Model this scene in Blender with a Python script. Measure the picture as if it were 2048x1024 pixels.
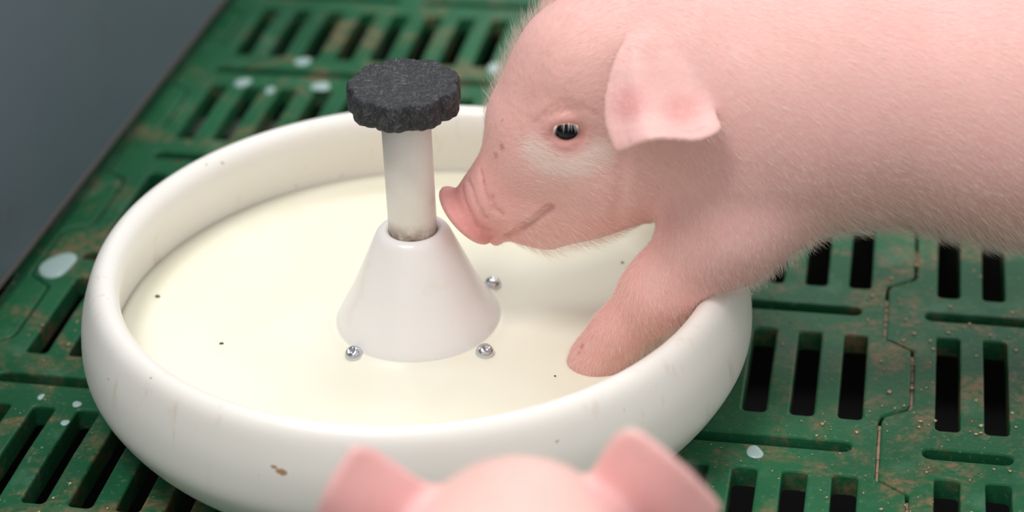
import bpy, bmesh, math, random
import numpy as np
from mathutils import Matrix, Vector
random.seed(7); rng = np.random.default_rng(7)
for o in list(bpy.data.objects): bpy.data.objects.remove(o)
SC = bpy.context.scene; COL = SC.collection

# ------------------------------------------------------------------ camera
CAM = Vector((0.040685, -0.737694, 0.50268))
cd = bpy.data.cameras.new('camera'); cam = bpy.data.objects.new('camera', cd); COL.objects.link(cam)
cam.matrix_world = Matrix.Translation(CAM) @ Matrix.Rotation(math.radians(90 - 30.9533), 4, 'X') @ Matrix.Rotation(math.radians(-2.0886), 4, 'Z')
cd.sensor_width = 36.0; cd.lens = 4108.744 / 2048 * 36.0
cd.clip_start = 0.02; cd.clip_end = 50
cd.dof.use_dof = True; cd.dof.focus_distance = 0.826; cd.dof.aperture_fstop = 5.4
SC.camera = cam

# ------------------------------------------------------------------ light
w = bpy.data.worlds.new('barn_air'); SC.world = w; w.use_nodes = True
w.node_tree.nodes['Background'].inputs[0].default_value = (1.0, 0.99, 0.975, 1)
w.node_tree.nodes['Background'].inputs[1].default_value = 0.78
def area(name, loc, target, size, energy, color, size_y=None):
    l = bpy.data.lights.new(name, 'AREA'); l.energy = energy; l.color = color
    l.shape = 'RECTANGLE' if size_y else 'DISK'; l.size = size
    if size_y: l.size_y = size_y
    o = bpy.data.objects.new(name, l); COL.objects.link(o); o.location = loc
    o.rotation_euler = (Vector(target) - Vector(loc)).to_track_quat('-Z', 'Y').to_euler()
    return o
area('barn_lamp', (-0.44, -0.46, 1.88), (0.05, 0, 0.05), 0.70, 20, (1.0, 0.965, 0.92))
area('overhead_fill_light', (0.2, 0.9, 2.3), (0, 0, 0), 1.6, 17, (0.95, 0.98, 1.0), 0.4)  # unseen fill light, added to lift the ambient and brighten the back floor
SC.view_settings.view_transform = 'Standard'; SC.view_settings.look = 'None'
SC.view_settings.exposure = -0.05; SC.view_settings.gamma = 1.0; SC.view_settings.use_curve_mapping = False

# ------------------------------------------------------------------ helpers
def tag(o, label=None, cat=None, group=None, kind=None):
    if label: o['label'] = label
    if cat: o['category'] = cat
    if group: o['group'] = group
    if kind: o['kind'] = kind
    return o
def link(name, me, mat, parent=None):
    o = bpy.data.objects.new(name, me); COL.objects.link(o)
    if mat is not None and not me.materials: me.materials.append(mat)
    if parent is not None: o.parent = parent
    return o
def empty(name, loc=(0, 0, 0), rz=0.0, parent=None):
    o = bpy.data.objects.new(name, None); COL.objects.link(o); o.location = loc; o.rotation_euler = (0, 0, rz)
    o.empty_display_size = 0.03
    if parent is not None: o.parent = parent
    return o
def bm_mesh(name, bm, smooth=True):
    bmesh.ops.recalc_face_normals(bm, faces=bm.faces)
    me = bpy.data.meshes.new(name); bm.to_mesh(me); bm.free()
    if smooth: me.polygons.foreach_set('use_smooth', [True] * len(me.polygons))
    return me
def np_mesh(name, V, quads=None, tris=None, smooth=True):
    V = np.asarray(V, np.float32); me = bpy.data.meshes.new(name)
    nq = 0 if quads is None else len(quads); nt = 0 if tris is None else len(tris)
    me.vertices.add(len(V)); me.vertices.foreach_set('co', V.ravel())
    idx = np.concatenate([a for a in ((np.asarray(quads, np.int32).ravel() if nq else np.zeros(0, np.int32)),
                                      (np.asarray(tris, np.int32).ravel() if nt else np.zeros(0, np.int32)))])
    me.loops.add(len(idx)); me.loops.foreach_set('vertex_index', idx.astype(np.int32))
    me.polygons.add(nq + nt)
    st = np.concatenate([np.arange(nq) * 4, nq * 4 + np.arange(nt) * 3]).astype(np.int32)
    me.polygons.foreach_set('loop_start', st)
    me.update(calc_edges=True); me.validate()
    if smooth: me.polygons.foreach_set('use_smooth', np.ones(len(me.polygons), bool))
    return me
def add_color(me, colors):
    a = me.color_attributes.new('tint', 'FLOAT_COLOR', 'POINT')
    c = np.ones((len(me.vertices), 4), np.float32); c[:, :3] = colors
    a.data.foreach_set('color', c.ravel())

class NT:
    """small helper for building node trees"""
    def __init__(s, name):
        s.mat = bpy.data.materials.new(name); s.mat.use_nodes = True
        s.t = s.mat.node_tree; s.b = s.t.nodes['Principled BSDF']
    def n(s, kind, **kw):
        nd = s.t.nodes.new(kind)
        for k, v in kw.items():
            if k.startswith('_'): setattr(nd, k[1:], v)
            else:
                key = int(k[1:]) if k[0] == 'i' and k[1:].isdigit() else k.replace('__', ' ')
                if hasattr(v, 'is_output'): s.t.links.new(v, nd.inputs[key])
                else: nd.inputs[key].default_value = v
        return nd
    def set(s, **kw):
        for k, v in kw.items():
            k = k.replace('__', ' ')
            if hasattr(v, 'is_output'): s.t.links.new(v, s.b.inputs[k])
            else: s.b.inputs[k].default_value = v
    def pos(s): return s.n('ShaderNodeNewGeometry').outputs['Position']
    def noise(s, vec, scale, detail=4, rough=.5, dist=0.0):
        return s.n('ShaderNodeTexNoise', Vector=vec, Scale=scale, Detail=detail, Roughness=rough, Distortion=dist).outputs['Fac']
    def ramp(s, fac, a, b, lo=0.0, hi=1.0):
        return s.n('ShaderNodeMapRange', i0=fac, i1=a, i2=b, i3=lo, i4=hi).outputs[0]
    def mul(s, a, b): return s.n('ShaderNodeMath', _operation='MULTIPLY', i0=a, i1=b).outputs[0]
    def mix(s, fac, a, b):
        m = s.n('ShaderNodeMix', _data_type='RGBA')
        for sock, v in ((m.inputs[0], fac), (m.inputs[6], a), (m.inputs[7], b)):
            if hasattr(v, 'is_output'): s.t.links.new(v, sock)
            else: sock.default_value = v if not isinstance(v, tuple) or len(v) == 4 else (*v, 1)
        return m.outputs[2]
    def bump(s, h, strength, dist):
        s.set(Normal=s.n('ShaderNodeBump', Height=h, Strength=strength, Distance=dist).outputs[0])
def mapped(t, vec, scale):
    return t.n('ShaderNodeMapping', Vector=vec, Scale=scale).outputs[0]

# ------------------------------------------------------------------ materials
def mat_green():
    t = NT('green_floor_plastic'); p = t.pos()
    big = t.noise(p, 9, 3); mid = t.noise(p, 38, 5, .6); fine = t.noise(p, 240, 4, .65)
    col = t.mix(t.ramp(big, .35, .65), (.011, .094, .038), (.022, .150, .064))
    col = t.mix(t.mul(t.ramp(mid, .56, .70), .34), col, (.13, .27, .18))           # milky film
    dirt = t.mul(t.ramp(t.noise(p, 27, 6, .7, .6), 0.51, .62), t.ramp(fine, .38, .58))
    col = t.mix(t.mul(dirt, .85), col, (.25, .155, .085))
    spot = t.ramp(t.noise(p, 95, 3, .6), .66, .74)
    col = t.mix(t.mul(spot, .55), col, (.13, .055, .030))
    scr = t.ramp(t.noise(p, 400, 2), .62, .72)
    col = t.mix(t.mul(scr, .30), col, (.22, .30, .22))
    t.set(Base__Color=col, Roughness=t.ramp(mid, .3, .7, .26, .46), Specular__IOR__Level=.28)
    t.bump(fine, .16, .002)
    return t.mat
def mat_plain(name, color, rough=.5, **kw):
    t = NT(name); t.set(Base__Color=(*color, 1), Roughness=rough, **kw); return t.mat
def mat_wallpanel():
    t = NT('grey_panel_plastic'); p = t.pos()
    col = t.mix(t.ramp(t.noise(p, 7, 4), .3, .7), (.125, .162, .198), (.145, .184, .218))
    v = t.n('ShaderNodeTexVoronoi', Vector=p, Scale=26.0, Randomness=1.0)
    near = t.ramp(v.outputs['Distance'], .06, .10, 1, 0)
    rnd = t.n('ShaderNodeSeparateColor', Color=v.outputs['Color'])
    keep = t.ramp(rnd.outputs[0], .80, .82)
    col = t.mix(t.mul(near, t.mul(keep, .55)), col, (.45, .50, .52))
    rust = t.mul(t.ramp(t.noise(p, 20, 5, .7), .60, .74), .45)
    col = t.mix(rust, col, (.13, .09, .08))
    t.set(Base__Color=col, Roughness=.48); t.bump(t.noise(p, 300, 3), .06, .001)
    return t.mat
def mat_bowl():
    t = NT('white_bowl_plastic'); p = t.pos()
    col = t.mix(t.ramp(t.noise(p, 10, 3), .35, .7), (.885, .862, .825), (.86, .825, .775))
    # rusty dribbles on the front of the bowl: narrow vertical streaks
    st = t.noise(mapped(t, p, (150, 150, 16)), 1.0, 3, .6)
    reg = t.noise(p, 13, 2)
    col = t.mix(t.mul(t.mul(t.ramp(st, .58, .74), t.ramp(reg, .52, .64)), .45), col, (.62, .42, .22))
    specks = t.ramp(t.noise(p, 330, 1), 0.785, .81)
    col = t.mix(t.mul(specks, .7), col, (.25, .14, .06))
    for (x, y, z, rx, rz) in ((-.0469, -.1302, .0502, .0021, .0011), (-.0495, -.1292, .0515, .0012, .0006)):
        d = t.n('ShaderNodeVectorMath', _operation='SUBTRACT', i0=p, i1=(x, y, z)).outputs[0]
        d = mapped(t, d, (1 / rx, 1 / .01, 1 / rz))
        q = t.n('ShaderNodeVectorMath', _operation='LENGTH', i0=d).outputs['Value']
        q = t.n('ShaderNodeMath', _operation='ADD', i0=q, i1=t.ramp(t.noise(p, 500, 2), 0, 1, -.7, .7)).outputs[0]
        col = t.mix(t.ramp(q, .8, 1.25, .9, 0), col, (.42, .20, .05))
    t.set(Base__Color=col, Roughness=.33, Subsurface__Weight=.12, Subsurface__Radius=(1, .9, .75), Subsurface__Scale=.006)
    t.bump(t.noise(p, 260, 2), .05, .0008)
    return t.mat
def mat_milk():
    t = NT('milk_replacer'); p = t.pos()
    col = t.mix(t.ramp(t.noise(p, 14, 3, .5, .8), .35, .7), (.895, .880, .755), (.865, .840, .690))
    t.set(Base__Color=col, Roughness=.22, Subsurface__Weight=.15, Subsurface__Radius=(1, .95, .7), Subsurface__Scale=.01, IOR=1.34)
    t.bump(t.noise(p, 26, 2), .05, .004)
    return t.mat
def mat_stem():
    t = NT('white_tube_plastic'); p = t.pos()
    z = t.n('ShaderNodeSeparateXYZ', Vector=p).outputs[2]
    col = t.mix(t.ramp(t.noise(p, 60, 4, .6), .35, .75), (.87, .835, .79), (.81, .75, .69))
    grime = t.mul(t.ramp(z, .0745, .083, 1, 0), t.ramp(t.noise(p, 170, 5, .7), .30, .56))
    col = t.mix(t.mul(grime, .95), col, (.26, .15, .08))
    t.set(Base__Color=col, Roughness=.35, Subsurface__Weight=.08, Subsurface__Scale=.004)
    return t.mat
def mat_hub():
    t = NT('white_hub_plastic'); p = t.pos()
    col = t.mix(t.mul(t.ramp(t.noise(p, 55, 4, .6), .58, .75), .5), (.86, .83, .82), (.78, .70, .60))
    t.set(Base__Color=col, Roughness=.24, Subsurface__Weight=.10, Subsurface__Scale=.005)
    t.bump(t.noise(p, 180, 2), .03, .0008)
    return t.mat
def mat_knob():
    t = NT('black_knob_rubber'); p = t.pos()
    a = t.noise(mapped(t, p, (900, 260, 300)), 1, 3, .7, 1.5); b = t.noise(mapped(t, p, (260, 900, 300)), 1, 3, .7, 1.5)
    f = t.n('ShaderNodeMath', _operation='MAXIMUM', i0=a, i1=b).outputs[0]
    col = t.mix(t.ramp(f, .52, .72), (.014, .015, .018), (.110, .116, .132))
    sp = t.ramp(t.noise(p, 420, 1), .76, .79)
    col = t.mix(t.mul(sp, .6), col, (.30, .25, .16))
    t.set(Base__Color=col, Roughness=.62); t.bump(f, .55, .0012)
    return t.mat
def mat_skin(name):
    t = NT(name); p = t.pos()
    tint = t.n('ShaderNodeVertexColor', _layer_name='tint').outputs['Color']
    blot = t.ramp(t.noise(p, 60, 5, .6), .35, .7)
    col = t.mix(t.mul(blot, .22), tint, (.66, .33, .27))
    streak = t.noise(p, 420, 3, .6)
    col = t.mix(t.mul(t.ramp(streak, .50, .70), .20), col, (.86, .62, .55))
    red = t.mul(t.ramp(t.noise(p, 120, 5, .7), .69, .76), .35)
    col = t.mix(red, col, (.52, .16, .09))
    t.set(Base__Color=col, Roughness=.52, Subsurface__Weight=.22, Subsurface__Radius=(1.0, .42, .30), Subsurface__Scale=.0045)
    t.b.inputs['Specular IOR Level'].default_value = .35
    t.bump(t.noise(p, 520, 4, .6), .22, .0010)
    return t.mat
def mat_fur():
    t = NT('pale_bristle')
    d = t.n('ShaderNodeBsdfDiffuse', Color=(.96, .88, .83, 1)); tr = t.n('ShaderNodeBsdfTranslucent', Color=(.96, .87, .81, 1))
    mx = t.n('ShaderNodeMixShader', i0=.5, i1=d.outputs[0], i2=tr.outputs[0])
    t.t.links.new(mx.outputs[0], t.t.nodes['Material Output'].inputs[0])
    return t.mat
M = dict(green=mat_green(), wall=mat_wallpanel(), bowl=mat_bowl(), milk=mat_milk(), stem=mat_stem(), hub=mat_hub(), knob=mat_knob(),
         skin=mat_skin('pink_piglet_skin'),
         fur=mat_fur(),
         lash=mat_plain('white_eyelash', (.92, .88, .82), .4),
         eye=mat_plain('dark_eye', (.006, .008, .014), .10, Specular__IOR__Level=.25),
         steel=mat_plain('zinc_screw', (.62, .64, .68), .22, Metallic=1.0),
         pit=mat_plain('pit_slurry', (.008, .006, .006), .9),
         beam=mat_plain('dark_beam', (.045, .05, .045), .7),
         soil=mat_plain('dried_dirt', (.40, .27, .19), .9),
         crumb=mat_plain('feed_crumb', (.55, .42, .27), .85),
         splash=mat_plain('milk_splash_film', (.42, .58, .56), .18),
         speck=mat_plain('dark_speck', (.05, .035, .025), .8),
         edge=mat_plain('panel_edge', (.13, .11, .105), .5))

# ------------------------------------------------------------------ slatted floor
PHI = math.radians(11.6725); U0 = -0.3706; P = 0.02; SW = 0.010; V0 = 1.0216; Q = 0.10378; EXT = 0.006; DEPTH = 0.010; BEV = 0.0011
floor_root = empty('floor', (CAM.x, CAM.y, 0), -PHI); tag(floor_root, 'green plastic slatted pen floor under the feeding bowl', None, None, 'structure')
def uv_world(u, v): return (CAM.x + u * math.cos(PHI) + v * math.sin(PHI), CAM.y - u * math.sin(PHI) + v * math.cos(PHI))
def project(x, y, z):
    co = cam.matrix_world.inverted() @ Vector((x, y, z)); f = 4108.744
    return 1024 + f * co.x / -co.z, 512 - f * co.y / -co.z

def offset_loop(poly, dist):
    """poly CCW list of (x,y); dist[i] = inset of edge i (from i to i+1)."""
    n = len(poly); out = []
    for i in range(n):
        p0, p1, p2 = poly[i - 1], poly[i], poly[(i + 1) % n]
        d1 = Vector((p1[0] - p0[0], p1[1] - p0[1])).normalized(); d2 = Vector((p2[0] - p1[0], p2[1] - p1[1])).normalized()
        n1 = Vector((-d1.y, d1.x)); n2 = Vector((-d2.y, d2.x)); a, b = dist[i - 1], dist[i]
        det = n1.x * n2.y - n1.y * n2.x
        if abs(det) < 1e-3:
            o = n1 * max(a, b) if abs(a - b) < 1e-9 else (n1 * a + n2 * b) / 2
        else:
            o = Vector(((a * n2.y - b * n1.y) / det, (n1.x * b - n2.x * a) / det))
            if o.length > 4 * max(a, b, 1e-9): o = o.normalized() * 4 * max(a, b)
        out.append((p1[0] + o.x, p1[1] + o.y))
    return out
def plate(bm, poly, flags, depth, holes=(), bev=BEV, crest=None):
    """extruded plate with bevelled free edges; flags[i] true = free edge i. holes: CW loops, all edges free, closed at hole depth."""
    def zof(x, y): return crest(x, y) if crest else 0.0
    edges = []
    def loop_rings(pl, fl, dep, close):
        rings = []
        for (k, dz) in ((1.0, 0.0), (.3, -.3 * bev), (0.0, -bev), (0.0, -dep)):
            pts = offset_loop(pl, [bev * k if q else 0.0 for q in fl])
            rings.append([bm.verts.new((x, y, (zof(x, y) if dz > -dep * .9 else 0) + dz)) for x, y in pts])
        n = len(pl)
        for r in range(3):
            for i in range(n):
                if fl[i]:
                    j = (i + 1) % n
                    try: bm.faces.new((rings[r][i], rings[r + 1][i], rings[r + 1][j], rings[r][j]))
                    except ValueError: pass
        for i in range(n): 
            e = bm.edges.get((rings[0][i], rings[0][(i + 1) % n])) or bm.edges.new((rings[0][i], rings[0][(i + 1) % n]))
            edges.append(e)
        if close: bm.faces.new(rings[3])
    loop_rings(poly, flags, depth, False)
    for h, hd in holes: loop_rings(h, [1] * len(h), hd, True)
    bmesh.ops.triangle_fill(bm, use_beauty=True, use_dissolve=False, edges=edges)
def arc(cx, cy, r, a0, a1, n): return [(cx + r * math.cos(math.radians(a0 + (a1 - a0) * i / n)), cy + r * math.sin(math.radians(a0 + (a1 - a0) * i / n))) for i in range(n + 1)]

def finish(bm, name):
    bmesh.ops.remove_doubles(bm, verts=bm.verts, dist=1e-6)
    bmesh.ops.recalc_face_normals(bm, faces=bm.faces)
    up = sum((f.normal.z * f.calc_area()) for f in bm.faces if abs(f.normal.z) > .9 and f.calc_center_median().z > -.002)
    if up < 0: bmesh.ops.reverse_faces(bm, faces=bm.faces)
    loose = [v for v in bm.verts if not v.link_faces]
    if loose: bmesh.ops.delete(bm, geom=loose, context='VERTS')
    me = bpy.data.meshes.new(name); bm.to_mesh(me); bm.free(); return me

R = 0.0022
def slot_side(x, L):   # right side boundary of a slat, going up (+v); slot centre at x
    h = SW / 2; a = x - h
    return [(x, -L / 2)] + arc(a + R, -L / 2 + R, R, 270, 180, 3) + [(a, 0)] + arc(a + R, L / 2 - R, R, 180, 90, 3) + [(x, L / 2)]
def slat_mesh(L):
    right = slot_side(P / 2, L); left = [(-x, y) for x, y in right][::-1]
    e = L / 2 + EXT
    poly = [(P / 2, -e)] + right + [(P / 2, e), (-P / 2, e)] + left + [(-P / 2, -e)]
    n = len(poly); fl = [0] * n
    for i in range(len(right) - 1): fl[1 + i] = 1
    s = 1 + len(right) + 2
    for i in range(len(left) - 1): fl[s + i] = 1
    bm = bmesh.new(); plate(bm, poly, fl, DEPTH, crest=lambda x, y: .0007 * max(0, 1 - abs(y) / .012))
    return finish(bm, 'slat')
def groove_plate(bm, x0, x1, a, b, g0, g1, wid=.0072):
    """rectangle of crossbar with one round-ended groove moulded into it"""
    vc = (a + b) / 2
    def ring(grow, z):
        r = wid / 2 + grow; c0 = g0 + wid / 2; c1 = g1 - wid / 2
        pts = arc(c1, vc, r, -90, 90, 6) + arc(c0, vc, r, 90, 270, 6)
        return [bm.verts.new((x, y, z)) for x, y in pts]
    t = b - a; c0 = g0 + wid / 2; c1 = g1 - wid / 2
    outer = [(c1, a), (x1, a), (x1, a + t / 3), (x1, vc), (x1, b - t / 3), (x1, b), (c1, b), (c0, b), (x0, b), (x0, b - t / 3), (x0, vc), (x0, a + t / 3), (x0, a), (c0, a)]
    rings = [[bm.verts.new((x, y, 0)) for x, y in outer], ring(BEV, 0), ring(BEV * .3, -BEV * .3), ring(0, -BEV), ring(0, -DEPTH)]
    n = 14
    for p, q in zip(rings, rings[1:]):
        for k in range(n): bm.faces.new((p[k], p[(k + 1) % n], q[(k + 1) % n], q[k]))
def seam_profile(shift, rows):     # zigzag joint between two floor panels, top to bottom, repeating with every slot row
    base = [(.0194, .853), (.0194, .8275), (.0180, .8240), (.0079, .8176), (.0068, .8136), (.0068, .7735), (.0100, .7718), (.0189, .7652)]
    out = []
    for k in rows:
        for (u, v) in base: out.append((u + shift, v - (k - 2 + .0) * Q + 0.0))
    return out
ROWS = range(-4, 8)
def row_center(k): return V0 - Q * k + .0645 / 2
def make_panel(first, count, L, seam_l, seam_r, grooves, gap=.0011):
    """one moulded floor panel: margins with jigsaw edges + crossbars as one mesh, slats as sub-parts"""
    root_bm = bmesh.new()
    top = row_center(ROWS[0]) + Q / 2; bot = row_center(ROWS[-1]) - Q / 2
    uL = U0 + P * first + SW / 2; uR = U0 + P * (first + count - 1) + SW / 2      # centres of first / last slot
    e = L / 2 + EXT; eL = .0125 if seam_l else 0; eR = .0040 if seam_r else 0
    for k in list(ROWS):
        vc = row_center(k)
        # crossbar below row k (between the rows), with a moulded groove
        a, b = vc - Q + e, vc - e
        gs = grooves(k); cuts = [uL - eL] + [(p[1] + q[0]) / 2 for p, q in zip(gs, gs[1:])] + [uR + eR]
        for (g0, g1), x0, x1 in zip(gs, cuts, cuts[1:]): groove_plate(root_bm, x0, x1, a, b, max(g0, x0 + .002), min(g1, x1 - .002))
    top_e, bot_e = row_center(ROWS[0]) + e, row_center(ROWS[-1]) - Q + e
    # left margin (seam to first slot) and right margin
    for side in (0, 1):
        seam = seam_l if side == 0 else seam_r
        if seam is None: continue
        s = -1 if side == 0 else 1
        sp = [(u - s * gap * .5, v) for u, v in seam if bot_e < v < top_e]
        sp = [(sp[0][0], top_e)] + sp + [(sp[-1][0], bot_e)]                        # top -> bottom
        edge = []                                                                   # slot side, bottom -> top
        uc = uL if side == 0 else uR
        for k in reversed(list(ROWS)):
            vc = row_center(k)
            if side == 0: pts = [(uc - (P / 2 - (x)) , y + vc) for x, y in slot_side(P / 2, L)]
            else: pts = [(uc + (P / 2 - x), y + vc) for x, y in slot_side(P / 2, L)]
            ub = uc - eL if side == 0 else uc + eR
            pts = [(ub, vc - e), (uc, vc - e)] + pts + [(uc, vc + e), (ub, vc + e)]
            edge.append(pts)
        poly = []; fl = []
        if side == 0:
            poly += sp; fl += [1] * (len(sp) - 1) + [0]
            poly.append((uc - eL, bot_e)); fl.append(0)
            for pts in edge: poly += pts; fl += [0, 0] + [1] * (len(pts) - 5) + [0, 0, 0]
            poly.pop(); fl.pop()
        else:
            rev = sp[::-1]
            poly += rev; fl += [1] * (len(rev) - 1) + [0]
            for j_, pts in enumerate(reversed(edge)):
                q = pts[::-1]; f_ = [0, 0] + [1] * (len(q) - 5) + [0, 0, 0]
                if j_ == 0: q = q[1:]; f_ = f_[1:]
                poly += q; fl += f_
            poly.append((uc + eR, bot_e)); fl.append(0)
        plate(root_bm, poly, fl, DEPTH)
    panel = link('floor_panel', finish(root_bm, 'floor_panel'), M['green'], floor_root)
    sm = slat_mesh(L); sm.materials.append(M['green']); rest = bmesh.new()
    for k in ROWS:
        for i in range(count - 1):
            u = uL + P * (i + .5); v = row_center(k)
            x, y = uv_world(u, v); px, py = project(x, y, 0)
            if -60 < px < 2108 and -60 < py < 1084:
                o = bpy.data.objects.new('slat', sm); COL.objects.link(o); o.parent = panel; o.location = (u, v, 0)
            else:
                t = sm.copy(); t.transform(Matrix.Translation((u, v, 0))); rest.from_mesh(t); bpy.data.meshes.remove(t)
    me = bpy.data.meshes.new('slat_field'); rest.to_mesh(me); rest.free()
    if len(me.vertices): tag(link('slat_field', me, M['green'], panel), kind='stuff')
    return panel
gm = lambda i: U0 + P * i
def groove_main(k):
    if k == -2: return [(gm(-.26), gm(4.0)), (gm(4.62), gm(18.33))]
    if k == -1: return [(gm(-.26), gm(4.0)), (gm(4.62), gm(18.33))]
    return [(gm(-.24), gm(8.7)), (gm(9.6), gm(18.33))]
def groove_right(k):
    return [(gm(19.75), gm(21.56)), (gm(22.2), gm(30.0)), (gm(31), gm(38.3))] if k == 3 else [(gm(19.73), gm(24.5)), (gm(25.2), gm(38.3))]
def groove_left(k): return [(gm(-3.7), gm(-1.7))]
seam_main = seam_profile(0.0, range(-5, 10)); seam_left = seam_profile(-P * 20, range(-5, 10))
make_panel(0, 19, .0645, seam_left, seam_main, groove_main)
make_panel(20, 19, .0708, seam_main, seam_profile(P * 20, range(-5, 10)), groove_right)
make_panel(-4, 3, .0645, None, seam_left, groove_left)
# dirt packed in the joint
bm = bmesh.new()
for j, (va, vb) in enumerate([(.807, .772), (.762, .719), (.7085, .668), (.659, .62), (.852, .842)]):
    uu = [.0068, .0190, .0068, .0190, .0194][j]
    n = 14
    for i in range(n):
        v1 = va + (vb - va) * i / n; v2 = va + (vb - va) * (i + 1) / n
        z1 = -.0012 - .0012 * random.random()
        a = [bm.verts.new((uu + s * .0010, v, z1 + d)) for s, v, d in ((-1, v1, 0), (1, v1, 0), (1, v2, 0), (-1, v2, 0), (-1, v1, -.004), (1, v1, -.004), (1, v2, -.004), (-1, v2, -.004))]
        for f in ((0, 1, 2, 3), (7, 6, 5, 4), (0, 4, 5, 1), (1, 5, 6, 2), (2, 6, 7, 3), (3, 7, 4, 0)): bm.faces.new([a[q] for q in f])
tag(link('joint_dirt', bm_mesh('joint_dirt', bm, False), M['soil'], floor_root), kind='stuff')
# pit and carrying beams below
def box_mesh(name, x0, x1, y0, y1, z0, z1, bev=0.0):
    bm = bmesh.new(); bmesh.ops.create_cube(bm, size=1)
    for v in bm.verts: v.co = ((x0 + x1) / 2 + v.co.x * (x1 - x0), (y0 + y1) / 2 + v.co.y * (y1 - y0), (z0 + z1) / 2 + v.co.z * (z1 - z0))
    if bev: bmesh.ops.bevel(bm, geom=bm.edges[:], offset=bev, segments=2, affect='EDGES')
    return bm_mesh(name, bm, False)
link('pit_bottom', box_mesh('pit_bottom', -.50, .45, .1, 1.6, -.64, -.60), M['pit'], floor_root)
for (x0, x1, y0, y1) in ((-.52, -.49, .1, 1.6), (.44, .47, .1, 1.6), (-.5, .45, .08, .11), (-.5, .45, 1.59, 1.62)): link('pit_wall', box_mesh('pit_wall', x0, x1, y0, y1, -.62, -DEPTH - .002), M['pit'], floor_root)
for v in (1.36, .952, .548): link('support_beam', box_mesh('support_beam', -.48, .43, v - .012, v + .012, -.12, -DEPTH - .001, .002), M['beam'], floor_root)

# ------------------------------------------------------------------ wall panel on the left
wl = link('wall_left', box_mesh('wall_left', -.03, 0, -.75, .75, 0, .40, .0015), M['wall'])
a = math.radians(-0.97)
wx, wy = uv_world(-.3930, .93)
wl.location = (wx, wy, .0095); wl.rotation_euler = (0, 0, -PHI + a); tag(wl, 'dark grey plastic pen partition standing on the floor', None, None, 'structure')
ed = link('edge_strip', box_mesh('edge_strip', -.031, .0012, -.75, .75, 0, .0022, .0004), M['edge'], wl)

# ------------------------------------------------------------------ feeder
def lathe(name, prof, n=96, squash=None):
    V = []; F = []
    prof = np.array(prof)
    for i in range(n):
        t = 2 * math.pi * i / n
        for r, z in prof: V.append((r * math.cos(t), r * math.sin(t), z))
    m = len(prof)
    for i in range(n):
        for j in range(m - 1):
            a, b = i * m + j, ((i + 1) % n) * m + j
            F.append((a, b, b + 1, a + 1))
    bm = bmesh.new(); vs = [bm.verts.new(v) for v in V]; bm.verts.ensure_lookup_table()
    for f in F: bm.faces.new([vs[q] for q in f])
    bmesh.ops.remove_doubles(bm, verts=bm.verts, dist=1e-7)
    return bm_mesh(name, bm)
def smooth_prof(pts, n=6):
    pts = [np.array(p, float) for p in pts]; out = []
    for i in range(len(pts) - 1):
        p0 = pts[max(i - 1, 0)]; p1 = pts[i]; p2 = pts[i + 1]; p3 = pts[min(i + 2, len(pts) - 1)]
        for k in range(n):
            t = k / n
            out.append(.5 * ((2 * p1) + (p2 - p0) * t + (2 * p0 - 5 * p1 + 4 * p2 - p3) * t * t + (3 * p1 - p0 - 3 * p2 + p3) * t ** 3))
    out.append(pts[-1]); return out
feeder = empty('piglet_feeder', (0, 0, 0)); tag(feeder, 'round white plastic feeding bowl with central cone, tube and black knob', 'feeder')
bowl_prof = smooth_prof([(.100, .0005), (.110, .0015), (.122, .0065), (.132, .016), (.1385, .026), (.141, .034), (.1400, .046), (.1372, .056), (.1335, .0640), (.1290, .0670),
                         (.1248, .0650), (.1228, .0605), (.1235, .054), (.1275, .042), (.1290, .032), (.126, .022), (.115, .013), (.100, .0095), (.060, .009)], 4)
bowl_prof = [(.0002, .0005)] + [tuple(p) for p in bowl_prof] + [(.0002, .009)]
link('bowl', lathe('bowl', bowl_prof, 160), M['bowl'], feeder)
hub_prof = [(.0102, .066)] + [tuple(p) for p in smooth_prof([(.0103, .0750), (.0122, .0758), (.0150, .0742), (.0172, .0700), (.0215, .0600), (.0270, .0475), (.0318, .0385), (.0348, .0325), (.0364, .0265), (.0368, .0095)], 5)]
link('cone_hub', lathe('cone_hub', hub_prof, 96), M['hub'], feeder)
link('tube', lathe('tube', [(.0001, .070), (.0098, .070), (.0101, .0705), (.0101, .1320), (.0098, .1323), (.0001, .1323)], 64), M['stem'], feeder)
# scalloped knob
bm = bmesh.new(); n = 216; lev = [(0.35, 0.1311, 0), (.93, 0.1311, 1), (.985, 0.1317, 1), (1.0, 0.1329, 1), (1.0, 0.1401, 1), (.985, 0.1421, 1), (.945, 0.1431, 1), (.88, 0.1428, 1), (.70, 0.1421, .4), (.4, 0.1417, .0)]
rings = []
for (k, z, sc) in lev:
    ring = []
    for i in range(n):
        t = 2 * math.pi * i / n
        lobe = abs(math.cos(4.5 * (t + math.radians(90 - 46.6)) + math.pi / 2)) ** .75
        r = .0231 * k * (1 - sc * .10 * (1 - lobe))
        zz = z + (.0002 * math.sin(31 * t + z * 900) if sc else 0)
        ring.append(bm.verts.new((r * math.cos(t), r * math.sin(t), zz)))
    rings.append(ring)
for a_, b_ in zip(rings, rings[1:]):
    for i in range(n): bm.faces.new((a_[i], a_[(i + 1) % n], b_[(i + 1) % n], b_[i]))
bm.faces.new(rings[0][::-1]); bm.faces.new(rings[-1])
link('knob', bm_mesh('knob', bm), M['knob'], feeder)
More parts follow.
